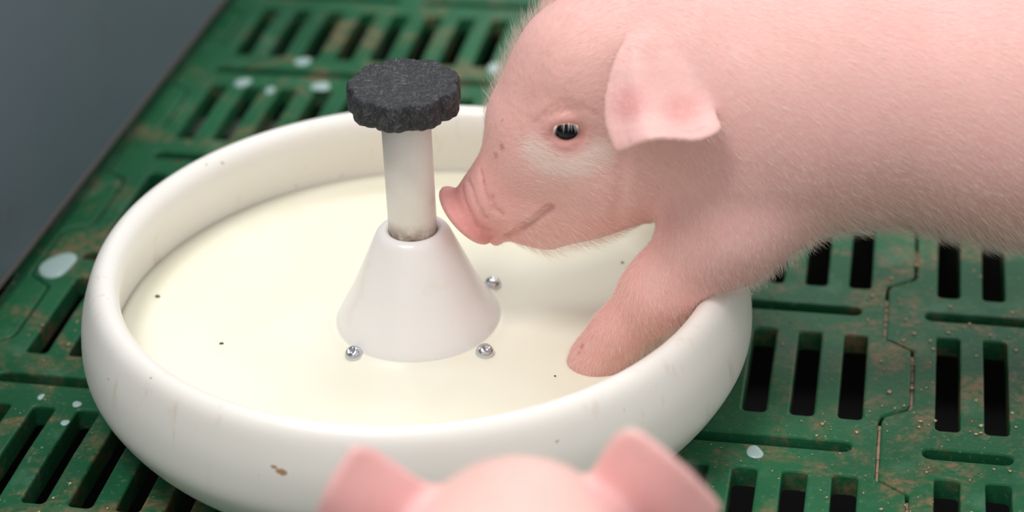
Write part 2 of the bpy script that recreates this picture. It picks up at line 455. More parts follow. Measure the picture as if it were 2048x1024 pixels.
# pan-head screws around the foot of the cone
bm = bmesh.new(); rings = []; n = 32
for r, z in ((.0038, -.004), (.0038, .0002), (.0037, .0011), (.0032, .0022), (.0022, .0030), (.0014, .0032)):
    rings.append([bm.verts.new((r * math.cos(2 * math.pi * i / n), r * math.sin(2 * math.pi * i / n), z)) for i in range(n)])
cr = []
for i in range(n):   # cross recess
    t = 2 * math.pi * i / n; rr = .0013 if min(t % (math.pi / 2), math.pi / 2 - t % (math.pi / 2)) < .35 else .0006
    cr.append(bm.verts.new((rr * .9 * math.cos(t), rr * .9 * math.sin(t), .0018)))
rings.append(cr)
for a_, b_ in zip(rings, rings[1:]):
    for i in range(n): bm.faces.new((a_[i], a_[(i + 1) % n], b_[(i + 1) % n], b_[i]))
bm.faces.new(cr)
sme = bm_mesh('screw', bm)
for i, (x, y, tilt) in enumerate(((-.0262, -.0272, .5), (.0280, -.0290, .5), (.0318, .0241, .35), (-.0255, .0262, .35))):
    o = link('screw', sme, M['steel'], feeder); o.location = (x, y, .0316)
    v = Vector((x, y, 0)).normalized(); o.rotation_euler = Vector((v.x * math.sin(tilt), v.y * math.sin(tilt), math.cos(tilt))).to_track_quat('Z', 'Y').to_euler()
# the milk
milk_prof = [(.0345, .014), (.0345, .0324), (.0366, .0322)] + [(.0385, .0313), (.043, .0308)] + [(r, .0308) for r in (.06, .08, .10, .115, .122)] + [(.1262, .0312), (.1282, .0324), (.1284, .0300), (.122, .020), (.10, .0135), (.0345, .014)]
milk = link('milk', lathe('milk', milk_prof, 160), M['milk']); tag(milk, 'pale creamy milk filling the round white bowl', 'milk')
EYE = np.array((.0637, -.0236, .1320))
# ------------------------------------------------------------------ piglets: smooth-blended solid -> one continuous skin mesh
class Field:
    def __init__(s, lo, hi, h):
        s.lo = np.array(lo, np.float32); s.h = h
        s.n = np.ceil((np.array(hi) - np.array(lo)) / h).astype(int) + 1
        s.d = np.full(s.n, .05, np.float32)
    def block(s, a, b, pad):
        i0 = np.clip(np.floor((np.minimum(a, b) - pad - s.lo) / s.h).astype(int), 0, s.n)
        i1 = np.clip(np.ceil((np.maximum(a, b) + pad - s.lo) / s.h).astype(int) + 1, 0, s.n)
        if (i1 - i0 < 1).any(): return None, None
        ax = [s.lo[k] + s.h * np.arange(i0[k], i1[k], dtype=np.float32) for k in range(3)]
        X = np.stack(np.meshgrid(*ax, indexing='ij'), -1)
        return (slice(i0[0], i1[0]), slice(i0[1], i1[1]), slice(i0[2], i1[2])), X
    def blend(s, sl, d, k):
        o = s.d[sl]
        hh = np.clip(.5 + .5 * (o - d) / k, 0, 1)
        s.d[sl] = o + (d - o) * hh - k * hh * (1 - hh)
    def cut(s, sl, d, k):
        o = s.d[sl]; d = -d
        hh = np.clip(.5 - .5 * (o - d) / k, 0, 1)
        s.d[sl] = o + (d - o) * hh + k * hh * (1 - hh)
    def cone(s, p, q, k, cut=False):
        a, ra = np.array(p[:3], np.float32), p[3]; b, rb = np.array(q[:3], np.float32), q[3]
        m = max(ra, rb); sl, X = s.block(a, b, m + 1.5 * k + .002)
        if sl is None: return
        ab = b - a; t = np.clip(((X - a) @ ab) / max(float(ab @ ab), 1e-9), 0, 1)
        d = np.sqrt(((X - a - t[..., None] * ab) ** 2).sum(-1)) - (ra + (rb - ra) * t)
        (s.cut if cut else s.blend)(sl, d, k)
    def chain(s, pts, k):
        for p, q in zip(pts, pts[1:]): s.cone(p, q, k)
    def ellipsoid(s, c, axes, radii, k, cut=False):
        c = np.array(c, np.float32); A = np.array(axes, np.float32); A /= np.linalg.norm(A, axis=1)[:, None]; r = np.array(radii, np.float32)
        sl, X = s.block(c, c, r.max() + 1.5 * k + .002)
        if sl is None: return
        L = (X - c) @ A.T
        k0 = np.sqrt(((L / r) ** 2).sum(-1)); k1 = np.sqrt(((L / r ** 2) ** 2).sum(-1))
        d = k0 * (k0 - 1) / np.maximum(k1, 1e-6)
        (s.cut if cut else s.blend)(sl, d, k)
    def patch(s, grid, th, k, up=2):
        G = np.array(grid, np.float32)
        for _ in range(up):                      # refine the control grid smoothly
            for ax in (0, 1):
                m = (np.take(G, range(G.shape[ax] - 1), ax) + np.take(G, range(1, G.shape[ax]), ax)) / 2
                out = np.zeros([G.shape[0] + (m.shape[0] if ax == 0 else 0), G.shape[1] + (m.shape[1] if ax == 1 else 0), 3], np.float32)
                if ax == 0: out[0::2] = G; out[1::2] = m
                else: out[:, 0::2] = G; out[:, 1::2] = m
                G = out
            H = G.copy(); H[1:-1, :] = G[1:-1] * .5 + (G[:-2] + G[2:]) * .25; G2 = H.copy(); G2[:, 1:-1] = H[:, 1:-1] * .5 + (H[:, :-2] + H[:, 2:]) * .25; G = G2
        pts = G.reshape(-1, 3); step = max(np.linalg.norm(np.diff(G, axis=0), axis=-1).max(), np.linalg.norm(np.diff(G, axis=1), axis=-1).max())
        lo, hi = pts.min(0), pts.max(0)
        sl, X = s.block(lo, hi, .006 + k)
        if sl is None: return
        D = np.full(X.shape[:3], .05, np.float32)
        sub = Field.__new__(Field); sub.lo = X[0, 0, 0]; sub.h = s.h; sub.n = np.array(D.shape); sub.d = D
        for i in range(G.shape[0] - 1):
            for j in range(G.shape[1] - 1):
                for tri in ((G[i, j], G[i + 1, j], G[i + 1, j + 1]), (G[i, j], G[i + 1, j + 1], G[i, j + 1])):
                    a, b, c = tri; s2, Y = sub.block(np.minimum(np.minimum(a, b), c), np.maximum(np.maximum(a, b), c), .006)
                    if s2 is None: continue
                    n = np.cross(b - a, c - a); nn = float(n @ n)
                    if nn < 1e-16: continue
                    v = Y - a; q = v - (v @ n)[..., None] * n / nn
                    # barycentric clamp
                    w1 = np.cross(b - a, q) @ n / nn; w2 = np.cross(q, c - a) @ n / nn    # weights of c, b
                    inside = (w1 >= 0) & (w2 >= 0) & (w1 + w2 <= 1)
                    dpl = np.abs(v @ n) / np.sqrt(nn)
                    de = np.full(dpl.shape, 1.0, np.float32)
                    for p0, p1 in ((a, b), (b, c), (c, a)):
                        e = p1 - p0; t = np.clip(((Y - p0) @ e) / float(e @ e), 0, 1)
                        de = np.minimum(de, np.sqrt(((Y - p0 - t[..., None] * e) ** 2).sum(-1)))
                    sub.d[s2] = np.minimum(sub.d[s2], np.where(inside, dpl, de))
        s.blend(sl, sub.d - th, k)
    def mesh(s, smooth=2):
        d = s.d; S = d < 0
        c = np.zeros(np.array(S.shape) - 1, np.uint8)
        for i in (0, 1):
            for j in (0, 1):
                for k in (0, 1): c += S[i:S.shape[0] - 1 + i, j:S.shape[1] - 1 + j, k:S.shape[2] - 1 + k]
        act = np.argwhere((c > 0) & (c < 8)); idx = np.full(c.shape, -1, np.int32); idx[tuple(act.T)] = np.arange(len(act))
        corner = np.array([(i, j, k) for i in (0, 1) for j in (0, 1) for k in (0, 1)])
        val = np.stack([d[tuple((act + o).T)] for o in corner], 1)
        acc = np.zeros((len(act), 3)); cnt = np.zeros(len(act))
        for a in range(8):
            for b in range(a + 1, 8):
                if abs(corner[a] - corner[b]).sum() != 1: continue
                m = (val[:, a] < 0) != (val[:, b] < 0)
                t = val[m, a] / (val[m, a] - val[m, b])
                acc[m] += corner[a] + t[:, None] * (corner[b] - corner[a]); cnt[m] += 1
        V = s.lo + s.h * (act + acc / cnt[:, None])
        quads = []
        for ax in range(3):
            o1, o2 = [k for k in range(3) if k != ax]
            A = np.take(S, range(S.shape[ax] - 1), ax); Bq = np.take(S, range(1, S.shape[ax]), ax)
            e = np.argwhere(A != Bq); 
            e = e[(e[:, o1] > 0) & (e[:, o2] > 0) & (e[:, o1] < S.shape[o1] - 1) & (e[:, o2] < S.shape[o2] - 1)]
            flip = A[tuple(e.T)]
            def at(u, v):
                q = e.copy(); q[:, o1] -= u; q[:, o2] -= v; return idx[tuple(q.T)]
            q = np.stack([at(0, 0), at(1, 0), at(1, 1), at(0, 1)], 1)
            rev = flip if ax != 1 else ~flip
            q[rev] = q[rev][:, ::-1]; quads.append(q)
        F = np.concatenate(quads); F = F[(F >= 0).all(1)][:, ::-1]
        V = relax(V, F, smooth)
        return V, F
def relax(V, F, it):
    for k in range(it):
        acc = np.zeros_like(V); cnt = np.zeros(len(V))
        for a, b in ((0, 1), (1, 2), (2, 3), (3, 0)):
            for p, q in ((a, b), (b, a)):
                for ax in range(3): acc[:, ax] += np.bincount(F[:, p], V[F[:, q], ax], len(V))
                cnt += np.bincount(F[:, p], minlength=len(V))
        V = V + (.5 if k % 2 == 0 else -.45) * (acc / np.maximum(cnt, 1)[:, None] - V)
    return V
def normals(V, F):
    n = np.cross(V[F[:, 2]] - V[F[:, 0]], V[F[:, 3]] - V[F[:, 1]]); N = np.zeros_like(V)
    for c in range(4):
        for ax in range(3): N[:, ax] += np.bincount(F[:, c], n[:, ax], len(V))
    return N / np.maximum(np.linalg.norm(N, axis=1), 1e-12)[:, None]
def seg_dist(V, pts):
    best = np.full(len(V), 1.0); pts = np.array(pts, float)
    for a, b in zip(pts, pts[1:]):
        e = b - a; t = np.clip(((V - a) @ e) / max(e @ e, 1e-14), 0, 1)
        best = np.minimum(best, np.linalg.norm(V - a - t[:, None] * e, axis=1))
    return best
def sstep(x, a, b):
    t = np.clip((x - a) / (b - a), 0, 1); return t * t * (3 - 2 * t)

def foot(F, p, fwd, k=.003):
    """two-toed trotter at floor point p"""
    p = np.array(p); f = np.array(fwd); s = np.array((-f[1], f[0], 0))
    for sgn in (-1, 1):
        q = p + s * sgn * .0048
        F.cone((*(q + (0, 0, .014)), .0075), (*(q + f * .008 + (0, 0, .0045)), .0045), k)
        F.cone((*(p - f * .009 + s * sgn * .005 + (0, 0, .014)), .0035), (*(p - f * .011 + s * sgn * .006 + (0, 0, .010)), .0022), .002)

EAR_NEAR = [[(0.088, -0.0285, 0.1709), (0.0895, -0.0285, 0.1708), (0.091, -0.0285, 0.1708), (0.0925, -0.0285, 0.1707), (0.0939, -0.0285, 0.1706), (0.0954, -0.0285, 0.1706), (0.0969, -0.0285, 0.1705)], [(0.083, -0.0357, 0.1672), (0.0863, -0.0362, 0.1673), (0.0895, -0.0375, 0.1677), (0.0928, -0.0374, 0.1676), (0.0962, -0.0367, 0.1673), (0.0995, -0.0369, 0.1674), (0.1029, -0.0361, 0.1672)], [(0.0802, -0.0406, 0.1592), (0.085, -0.0417, 0.1595), (0.0897, -0.0443, 0.1606), (0.0945, -0.0441, 0.1604), (0.0995, -0.0427, 0.1599), (0.1043, -0.043, 0.1603), (0.1093, -0.0414, 0.1599)], [(0.0784, -0.0449, 0.152), (0.0843, -0.0466, 0.1526), (0.09, -0.0505, 0.1544), (0.096, -0.0502, 0.1544), (0.1022, -0.0481, 0.1537), (0.1082, -0.0484, 0.1545), (0.1144, -0.0461, 0.1541)], [(0.0783, -0.0488, 0.1455), (0.0848, -0.0511, 0.1465), (0.0911, -0.0563, 0.1493), (0.0978, -0.0559, 0.1494), (0.1047, -0.0531, 0.1486), (0.1112, -0.0536, 0.1498), (0.1182, -0.0504, 0.1494)], [(0.0819, -0.0565, 0.139), (0.0859, -0.0593, 0.1416), (0.0928, -0.0658, 0.1484), (0.1006, -0.0653, 0.148), (0.1099, -0.0618, 0.1445), (0.1165, -0.0625, 0.1469), (0.1193, -0.0585, 0.1476)]]
EAR_FAR = [[(0.0831, 0.026, 0.1743), (0.0868, 0.0226, 0.1742), (0.0909, 0.0226, 0.1726), (0.0951, 0.026, 0.1695)], [(0.0732, 0.0285, 0.1769), (0.0773, 0.0251, 0.1739), (0.0817, 0.0251, 0.1693), (0.0862, 0.0285, 0.1633)], [(0.0638, 0.031, 0.1751), (0.0677, 0.0276, 0.1714), (0.0719, 0.0276, 0.1661), (0.0761, 0.031, 0.1593)], [(0.0589, 0.0335, 0.1666), (0.0614, 0.0301, 0.1639), (0.0642, 0.0301, 0.1595), (0.067, 0.0335, 0.1537)], [(0.0571, 0.036, 0.1567), (0.0576, 0.0326, 0.1564), (0.0583, 0.0326, 0.1545), (0.059, 0.036, 0.1511)]]
def solid_main():
    F = Field((.002, -.080, -.002), (.425, .075, .200), .001)
    F.chain([(.085, .002, .1440, .030), (.112, 0, .1405, .042), (.16, 0, .132, .051), (.25, -.008, .128, .054), (.34, -.015, .130, .051), (.366, -.018, .130, .044)], .020)
    F.chain([(0.0720, 0.003, 0.1429, 0.0256), (0.0565, 0.001, 0.1224, 0.0246)], .010)
    F.cone((0.0720, 0.003, 0.1429, 0.0256), (0.0983, 0.0, 0.1400, 0.031), .014)
    F.chain([(0.0595, 0.000, 0.1190, 0.0215), (0.0448, -0.002, 0.1020, 0.0150), (0.0340, -0.003, 0.0920, 0.0113), (0.0275, -0.003, 0.0862, 0.0108)], .009)
    F.chain([(0.0615, -0.008, 0.1139, 0.0195), (0.0827, -0.006, 0.1074, 0.0226), (0.1024, 0.0, 0.1148, 0.0284)], .014)
    F.chain([(0.0615, 0.008, 0.1139, 0.0195), (0.0827, 0.006, 0.1074, 0.0226), (0.1024, 0.0, 0.1148, 0.0284)], .014)
    F.chain([(0.0445, -0.003, 0.0795, 0.0085), (0.0539, -0.003, 0.0824, 0.0140), (0.0694, -0.004, 0.0917, 0.018), (0.0901, -0.002, 0.098, 0.0184)], .008)
    # upper lip swelling
    F.cone((.0440, -.0115, .0885, .0070), (.0520, -.0150, .0930, .0072), .008)
    F.cone((.0440, .0060, .0885, .0070), (.0520, .0100, .0930, .0072), .008)
    # snout disc
    nrm = np.array((-.75, 0, -.66)); tv = np.array((-.66, 0, .75)); c = np.array((.0222, -.003, .0824))
    F.ellipsoid(c, (nrm, tv, (0, 1, 0)), (.0042, .0152, .0143), .0035)
    for sy in (-1, 1): F.ellipsoid(c + nrm * .004 + np.array((0, sy * .0052, 0)) - tv * .001, (nrm, tv, (0, 1, 0)), (.004, .0038, .0024), .0015, True)
    F.cone((.0345, -.0045, .0704, .0021), (.0380, -.0045, .0755, .0042), .0030)
    # shoulder, near front leg reaching into the bowl
    F.ellipsoid((.138, -.030, .120), ((1, 0, .25), (0, 1, 0), (-.25, 0, 1)), (.030, .020, .040), .016)
    F.chain([(0.1290, -0.028, 0.1100, 0.0225), (0.1250, -0.034, 0.0910, 0.0205), (0.0993, -0.037, 0.0628, 0.0140), (0.0827, -0.037, 0.0431, 0.0100), (0.0732, -0.037, 0.03, 0.0090), (0.0669, -0.037, 0.0203, 0.0066)], .010)
    F.cone((.1420, -.033, .0960, .0170), (.1300, -.034, .0860, .0170), .012)
    for s in (-1, 1): F.cone((.070, -.037 + s * .004, .0235, .0062), (.062, -.037 + s * .0055, .0165, .0040), .003)
    # far front leg standing behind the bowl
    F.chain([(.150, .030, .105, .022), (.154, .044, .075, .0145), (.142, .066, .036, .0100), (.139, .073, .018, .0092)], .010); foot(F, (.138, .073, -.001), (-1, 0, 0))
    # hind legs, tail
    for s, dx in ((-1, 0), (1, .02)):
        y = -.017 + s * .030
        F.ellipsoid((.345 + dx, y, .110), ((1, 0, .2), (0, 1, 0), (-.2, 0, 1)), (.034, .021, .042), .014)
        F.chain([(.335 + dx, y, .085, .022), (.352 + dx, y, .055, .0130), (.366 + dx, y, .040, .0105), (.356 + dx, y, .018, .0088)], .008); foot(F, (.355 + dx, y, -.001), (-1, 0, 0))
    F.chain([(.405, -.018, .150, .005), (.416, -.014, .146, .0035), (.418, -.022, .138, .003), (.412, -.026, .143, .0025)], .003)
    # ears
    F.cone((.0960, -.014, .1560, .013), (.0925, -.0300, .1665, .0058), .008)
    F.cone((.0960, .014, .1560, .013), (.0850, .0270, .1660, .0070), .008)
    F.patch(EAR_NEAR, .0013, .003, 1); F.patch(EAR_FAR, .0013, .003, 1)
    # eye socket and lids
    F.ellipsoid(EYE + np.array((0, -.0010, 0)), ((1, 0, 0), (0, 1, 0), (0, 0, 1)), (.0074, .0066, .0066), .003, True)
    ring = lambda t0, t1, n, rx, rz, y0: [(EYE[0] + rx * math.cos(math.radians(t0 + (t1 - t0) * i / n)), EYE[1] + y0 + .0022 * math.cos(math.radians(t0 + (t1 - t0) * i / n)) ** 2, EYE[2] + rz * math.sin(math.radians(t0 + (t1 - t0) * i / n))) for i in range(n + 1)]
    up = ring(-8, 188, 12, .0068, .0061, -.0038); lo = ring(180, 360, 12, .0068, .0058, -.0034)
    F.chain([(*p, .0018) for p in up], .0018); F.chain([(*p, .0013) for p in lo], .0018)
    F.chain([(*p, .0022) for p in ring(15, 165, 8, .0095, .0088, .0022)], .005)
    F.chain([(*p, .0022) for p in ring(200, 330, 8, .0090, .0085, .0020)], .005)
    return F

def crease(V, N, pts, wid, depth):
    return V - N * (depth * np.exp(-(seg_dist(V, pts) / wid) ** 2))[:, None]
def snap(V, pts, n=6):
    pts = np.array(pts, float); dense = [a + (b - a) * k / n for a, b in zip(pts, pts[1:]) for k in range(n)] + [pts[-1]]
    return [V[np.argmin(((V - q) ** 2).sum(1))] for q in dense]
MOUTH = [(.0375, -.0100, .0755), (.0400, -.0145, .0788), (.0445, -.0194, .0845), (.0507, -.0231, .0908), (.0565, -.0242, .0965)]
WRINKLES = [[(.0199, -.0073, .0982), (.021, -.012, .095), (.0235, -.0152, .0905), (.0267, -.016, .0848), (.0325, -.0128, .0792)],
            [(.0224, -.0074, .1024), (.0245, -.0135, .0995), (.0265, -.0165, .0945), (.0305, -.0174, .0875)],
            [(.027, -.011, .1081), (.0285, -.0155, .1034), (.0303, -.0179, .0985), (.0339, -.019, .0918)],
            [(.0325, -.0188, .0986), (.0337, -.0191, .0935), (.0375, -.0196, .0905)]]
def fur_mesh(name, V, N, root_idx, flow, length, lift, width, jitter=.25):
    """short bristles: tapered three-triangle blades"""
    m = len(root_idx); p = V[root_idx]; n = N[root_idx]
    f = flow[root_idx]; f = f - (f * n).sum(1)[:, None] * n; f /= np.maximum(np.linalg.norm(f, axis=1), 1e-6)[:, None]
    s = np.cross(n, f)
    p = p + f * rng.normal(0, .0006, (m, 1)) + s * rng.normal(0, .0006, (m, 1))
    f = f + s * rng.normal(0, jitter, (m, 1)); f /= np.linalg.norm(f, axis=1)[:, None]
    L = (length[root_idx] * rng.uniform(.55, 1.25, m))[:, None]; li = (lift[root_idx] * rng.uniform(.5, 1.5, m))[:, None]
    p0 = p - n * .0002; p1 = p + (f * .5 + n * li * .55) * L; p2 = p + (f * 1.0 + n * li * .8) * L
    a = rng.normal(0, .55, m)[:, None]; wd = np.cos(a) * s + np.sin(a) * n
    w0 = width * rng.uniform(.7, 1.3, (m, 1)); w1 = w0 * .75
    VV = np.stack([p0 - wd * w0, p0 + wd * w0, p1 - wd * w1, p1 + wd * w1, p2], 1).reshape(-1, 3)
    b = np.arange(m)[:, None] * 5
    return np_mesh(name, VV, quads=b + np.array([[0, 1, 3, 2]]), tris=b + np.array([[2, 3, 4]]), smooth=False)
def flow_field(V, anchors, power=2.5):
    A = np.array([a[0] for a in anchors]); Dv = np.array([a[1] for a in anchors], float); Dv /= np.linalg.norm(Dv, axis=1)[:, None]
    out = np.zeros_like(V); ws = np.zeros(len(V))
    for a, d in zip(A, Dv):
        wt = 1 / (np.linalg.norm(V - a, axis=1) + .004) ** power; out += wt[:, None] * d; ws += wt
    return out / ws[:, None]
def blendc(c, mask, col): return c + (np.array(col) - c) * mask[:, None]
def ball(V, c, r0, r1): return 1 - sstep(np.linalg.norm(V - np.array(c), axis=1), r0, r1)
SKIN = (.825, .475, .447); ROSY = (.780, .365, .345); PALE = (.830, .620, .560); DISC = (.790, .330, .320); EARC = (.830, .500, .475)

# ---- the piglet standing at the bowl
V, Q4 = solid_main().mesh(2); N = normals(V, Q4)
MOUTH = snap(V, MOUTH); WRINKLES = [snap(V, q) for q in WRINKLES]
PATCH = snap(V, [(.0509, -.026, .1241), (.0555, -.0285, .1195), (.0625, -.0298, .1175), (.0715, -.0307, .1195), (.077, -.031, .126)])
BROW = [snap(V, [(.0512, -.0228, .1345), (.0575, -.0252, .1425), (.0662, -.0279, .1455), (.0751, -.0319, .1415)]), snap(V, [(.0551, -.025, .1385), (.0615, -.0275, .1420), (.0695, -.0294, .1425)])]
JOWL = snap(V, [(.0847, -.0342, .1255), (.0845, -.0335, .1155), (.0845, -.0329, .1065), (.0825, -.0309, .0992), (.082, -.024, .090)])
V = crease(V, N, MOUTH, .0010, .0020); V = crease(V, N, MOUTH[8:], .0014, .0022)
for wpts in WRINKLES: V = crease(V, N, wpts, .0008, .0009)
for wpts in BROW: V = crease(V, N, wpts, .0012, .0004)
V = crease(V, N, JOWL, .0030, .0013)
V = crease(V, N, [(.1000, -.024, .0985), (.1040, -.034, .1090), (.1080, -.040, .1200)], .003, .0015)     # fold of the neck
N = normals(V, Q4)
C = np.tile(np.array(SKIN), (len(V), 1))
disc_c = np.array((.0222, -.003, .0824)); ear_m = ball(V, (.0965, -.0500, .1530), .019, .028) * sstep(-V[:, 1], .028, .042)
C = blendc(C, ball(V, (.040, -.005, .095), .012, .030) * .6, ROSY)
C = blendc(C, ball(V, disc_c, .012, .0185), DISC)
C = blendc(C, ear_m, EARC); C = blendc(C, np.maximum(ball(V, (.0865, -.049, .1545), .003, .010), ball(V, (.1060, -.051, .1500), .003, .011)) * ear_m * .75, (.76, .34, .34))
C = blendc(C, (1 - sstep(V[:, 2], .055, .095)) * (V[:, 0] < .15) * .65, ROSY)
C = blendc(C, ball(V, (.064, -.027, .132), .005, .0125) * .55, (.66, .26, .23))
C = blendc(C, np.exp(-(seg_dist(V, PATCH) / .0045) ** 2) * .85, (.92, .80, .76))
for wpts in BROW: C = blendc(C, np.exp(-(seg_dist(V, wpts) / .0009) ** 2) * .25, (.60, .22, .18))
C = blendc(C, ball(V, (.050, -.0165, .0925), .003, .008) * .5, PALE)
C = blendc(C, np.exp(-(seg_dist(V, MOUTH[12:]) / .0014) ** 2) * .95, (.06, .018, .016))
C = blendc(C, np.exp(-(seg_dist(V, MOUTH[:12]) / .0008) ** 2) * .4, (.35, .12, .11))
for wpts in WRINKLES: C = blendc(C, np.exp(-(seg_dist(V, wpts) / .0007) ** 2) * .45, (.45, .16, .13))
C = blendc(C, (np.exp(-(seg_dist(V, [(.086, -.0600, .1445), (.097, -.0605, .1485), (.110, -.0605, .147), (.1165, -.0585, .151)]) / .0006) ** 2)) * .45, (.60, .22, .22))
for c_, r_ in (((.0678, -.0413, .0412), .0016), ((.0670, -.0425, .0385), .0010), ((.0402, -.0160, .1215), .0018), ((.0372, -.0140, .1160), .0016), ((.0420, -.0120, .1300), .0007), ((.0310, -.0120, .1035), .0009)):
    C = blendc(C, ball(V, V[np.argmin(((V - np.array(c_)) ** 2).sum(1))], r_ * .3, r_ * 1.3) * .6, (.40, .12, .06))
hoof = (V[:, 2] < .012) & (V[:, 0] > .09); C[hoof] = (.40, .30, .22)
me = np_mesh('piglet', V, quads=Q4); add_color(me, C)
pig = link('piglet', me, M['skin']); tag(pig, 'pink piglet in profile with one front foot in the milk bowl', 'piglet', 'piglets')
anch = [((.025, -.010, .095), (.5, 0, .7)), ((.045, -.018, .108), (.6, 0, .7)), ((.050, 0, .150), (.35, 0, .8)), ((.066, -.02, .160), (.6, 0, .6)),
        ((.056, -.025, .118), (.8, 0, -.5)), ((.075, -.028, .120), (.9, 0, -.2)), ((.085, -.025, .105), (.9, 0, -.5)), ((.060, -.015, .085), (.8, 0, -.6)), ((.090, -.02, .095), (.7, 0, -.7)),
        ((.064, -.030, .141), (.4, 0, .8)), ((.120, -.035, .145), (.75, 0, -.6)), ((.150, -.04, .150), (.75, 0, -.6)), ((.20, -.05, .13), (.85, 0, -.5)), ((.30, -.05, .13), (.9, 0, -.4)), ((.20, 0, .18), (1, 0, -.1)),
        ((.130, -.05, .095), (.1, 0, -.95)), ((.110, -.045, .075), (.25, 0, -.9)), ((.090, -.045, .055), (.1, 0, -.95)), ((.075, -.04, .038), (-.2, 0, -.95)), ((.16, .04, .06), (0, 0, -1)), ((.35, -.04, .06), (0, 0, -1)),
        ((.085, -.05, .158), (-.2, -.3, -.8)), ((.105, -.05, .158), (.4, -.3, -.6))]
fl = flow_field(V, anch)
Ln = np.full(len(V), .0042); Lf = np.full(len(V), .20); dens = np.full(len(V), 1.0)
fh = ball(V, (.050, 0, .150), .022, .036); Lf += .9 * fh; Ln += .0010 * fh
chin = ball(V, (.065, -.005, .080), .014, .030) * sstep(-N[:, 2], 0, .5); Ln += .0030 * chin; Lf += .5 * chin
under = sstep(-N[:, 2], .2, .7) * (V[:, 0] > .1); Ln += .0035 * under; Lf += .35 * under
belowleg = sstep(N[:, 0] * .6 - N[:, 2] * .6, .3, .7) * ball(V, (.095, -.037, .055), .02, .035); Ln += .0035 * belowleg; Lf += .6 * belowleg; dens0 = belowleg
pat = np.exp(-(seg_dist(V, PATCH) / .0042) ** 2); dens += 5.0 * pat; Ln += .0006 * pat
dens += 2 * dens0
dens *= 1 - ball(V, disc_c, .0150, .0175); snout = ball(V, (.034, -.005, .093), .010, .022); dens *= 1 - .75 * snout; Ln *= 1 - .55 * snout
dens *= 1 - .8 * np.exp(-(seg_dist(V, MOUTH[12:]) / .0018) ** 2)
dens *= 1 - .8 * ear_m; Ln *= 1 - .55 * ear_m
lidm = ball(V, (.064, -.028, .132), .0060, .0090); dens *= 1 - .9 * lidm
dens *= np.where(V[:, 2] < .032, 0, 1); dens *= np.where(V[:, 0] > .30, .35, 1)
pr = dens / dens.sum()
roots = rng.choice(len(V), 135000, p=pr)
tag(link('fur', fur_mesh('fur', V, N, roots, fl, Ln, Lf, .000048), M['fur'], pig), 'short pale bristles', None, None, 'stuff')
# eye
bm = bmesh.new(); bmesh.ops.create_uvsphere(bm, u_segments=40, v_segments=24, radius=.0070)
eye = link('eye', bm_mesh('eye', bm), M['eye'], pig); eye.location = EYE + np.array((0, .0029, 0)); eye['label'] = 'dark glossy eye'
# white lashes hanging from the upper lid
LV, LF, LT = [], [], []
for i in range(38):
    t = math.radians(random.uniform(50, 140)); x = EYE[0] + .0066 * math.cos(t); z = EYE[2] + .0060 * math.sin(t) - .0008; y = EYE[1] - .0052 + .0022 * math.cos(t) ** 2
    L = random.uniform(.0030, .0062); dx = .35 * math.cos(t) + random.gauss(-.12, .12)
    p0 = np.array((x, y, z)); p1 = p0 + np.array((dx * .4, -.55, -.25)) * L * .5; p2 = p1 + np.array((dx * .6, -.35, -.85)) * L * .6
    wv = np.array((.000042, 0, 0)); b = len(LV)
    LV += [p0 - wv, p0 + wv, p1 - wv * .8, p1 + wv * .8, p2]; LF.append((b, b + 1, b + 3, b + 2)); LT.append((b + 2, b + 3, b + 4))
tag(link('eyelashes', np_mesh('eyelashes', LV, quads=LF, tris=LT, smooth=False), M['lash'], pig), 'long white eyelashes', None, None, 'stuff')

# ---- the second piglet, close to the lens, seen from behind with its ears up
EAR_L = [[(0.0143, -0.2542, 0.1326), (0.0129, -0.2599, 0.1231), (0.0112, -0.2558, 0.1066)], [(0.0044, -0.2559, 0.1434), (0.0017, -0.2637, 0.1304), (-0.0003, -0.2603, 0.1128)], [(-0.0044, -0.2574, 0.1525), (-0.01, -0.2652, 0.1394), (-0.0079, -0.2633, 0.1194)], [(-0.0071, -0.2599, 0.1523), (-0.0155, -0.266, 0.1421), (-0.0187, -0.2609, 0.1273)]]
EAR_R = [[(0.0628, -0.2525, 0.1355), (0.0645, -0.2586, 0.1253), (0.0668, -0.2553, 0.1075)], [(0.0664, -0.2548, 0.1452), (0.0732, -0.2613, 0.1344), (0.0815, -0.2595, 0.114)], [(0.0707, -0.2565, 0.154), (0.081, -0.2632, 0.1428), (0.0923, -0.2621, 0.1213)], [(0.0748, -0.2587, 0.1543), (0.0874, -0.2639, 0.1456), (0.0982, -0.2604, 0.128)]]
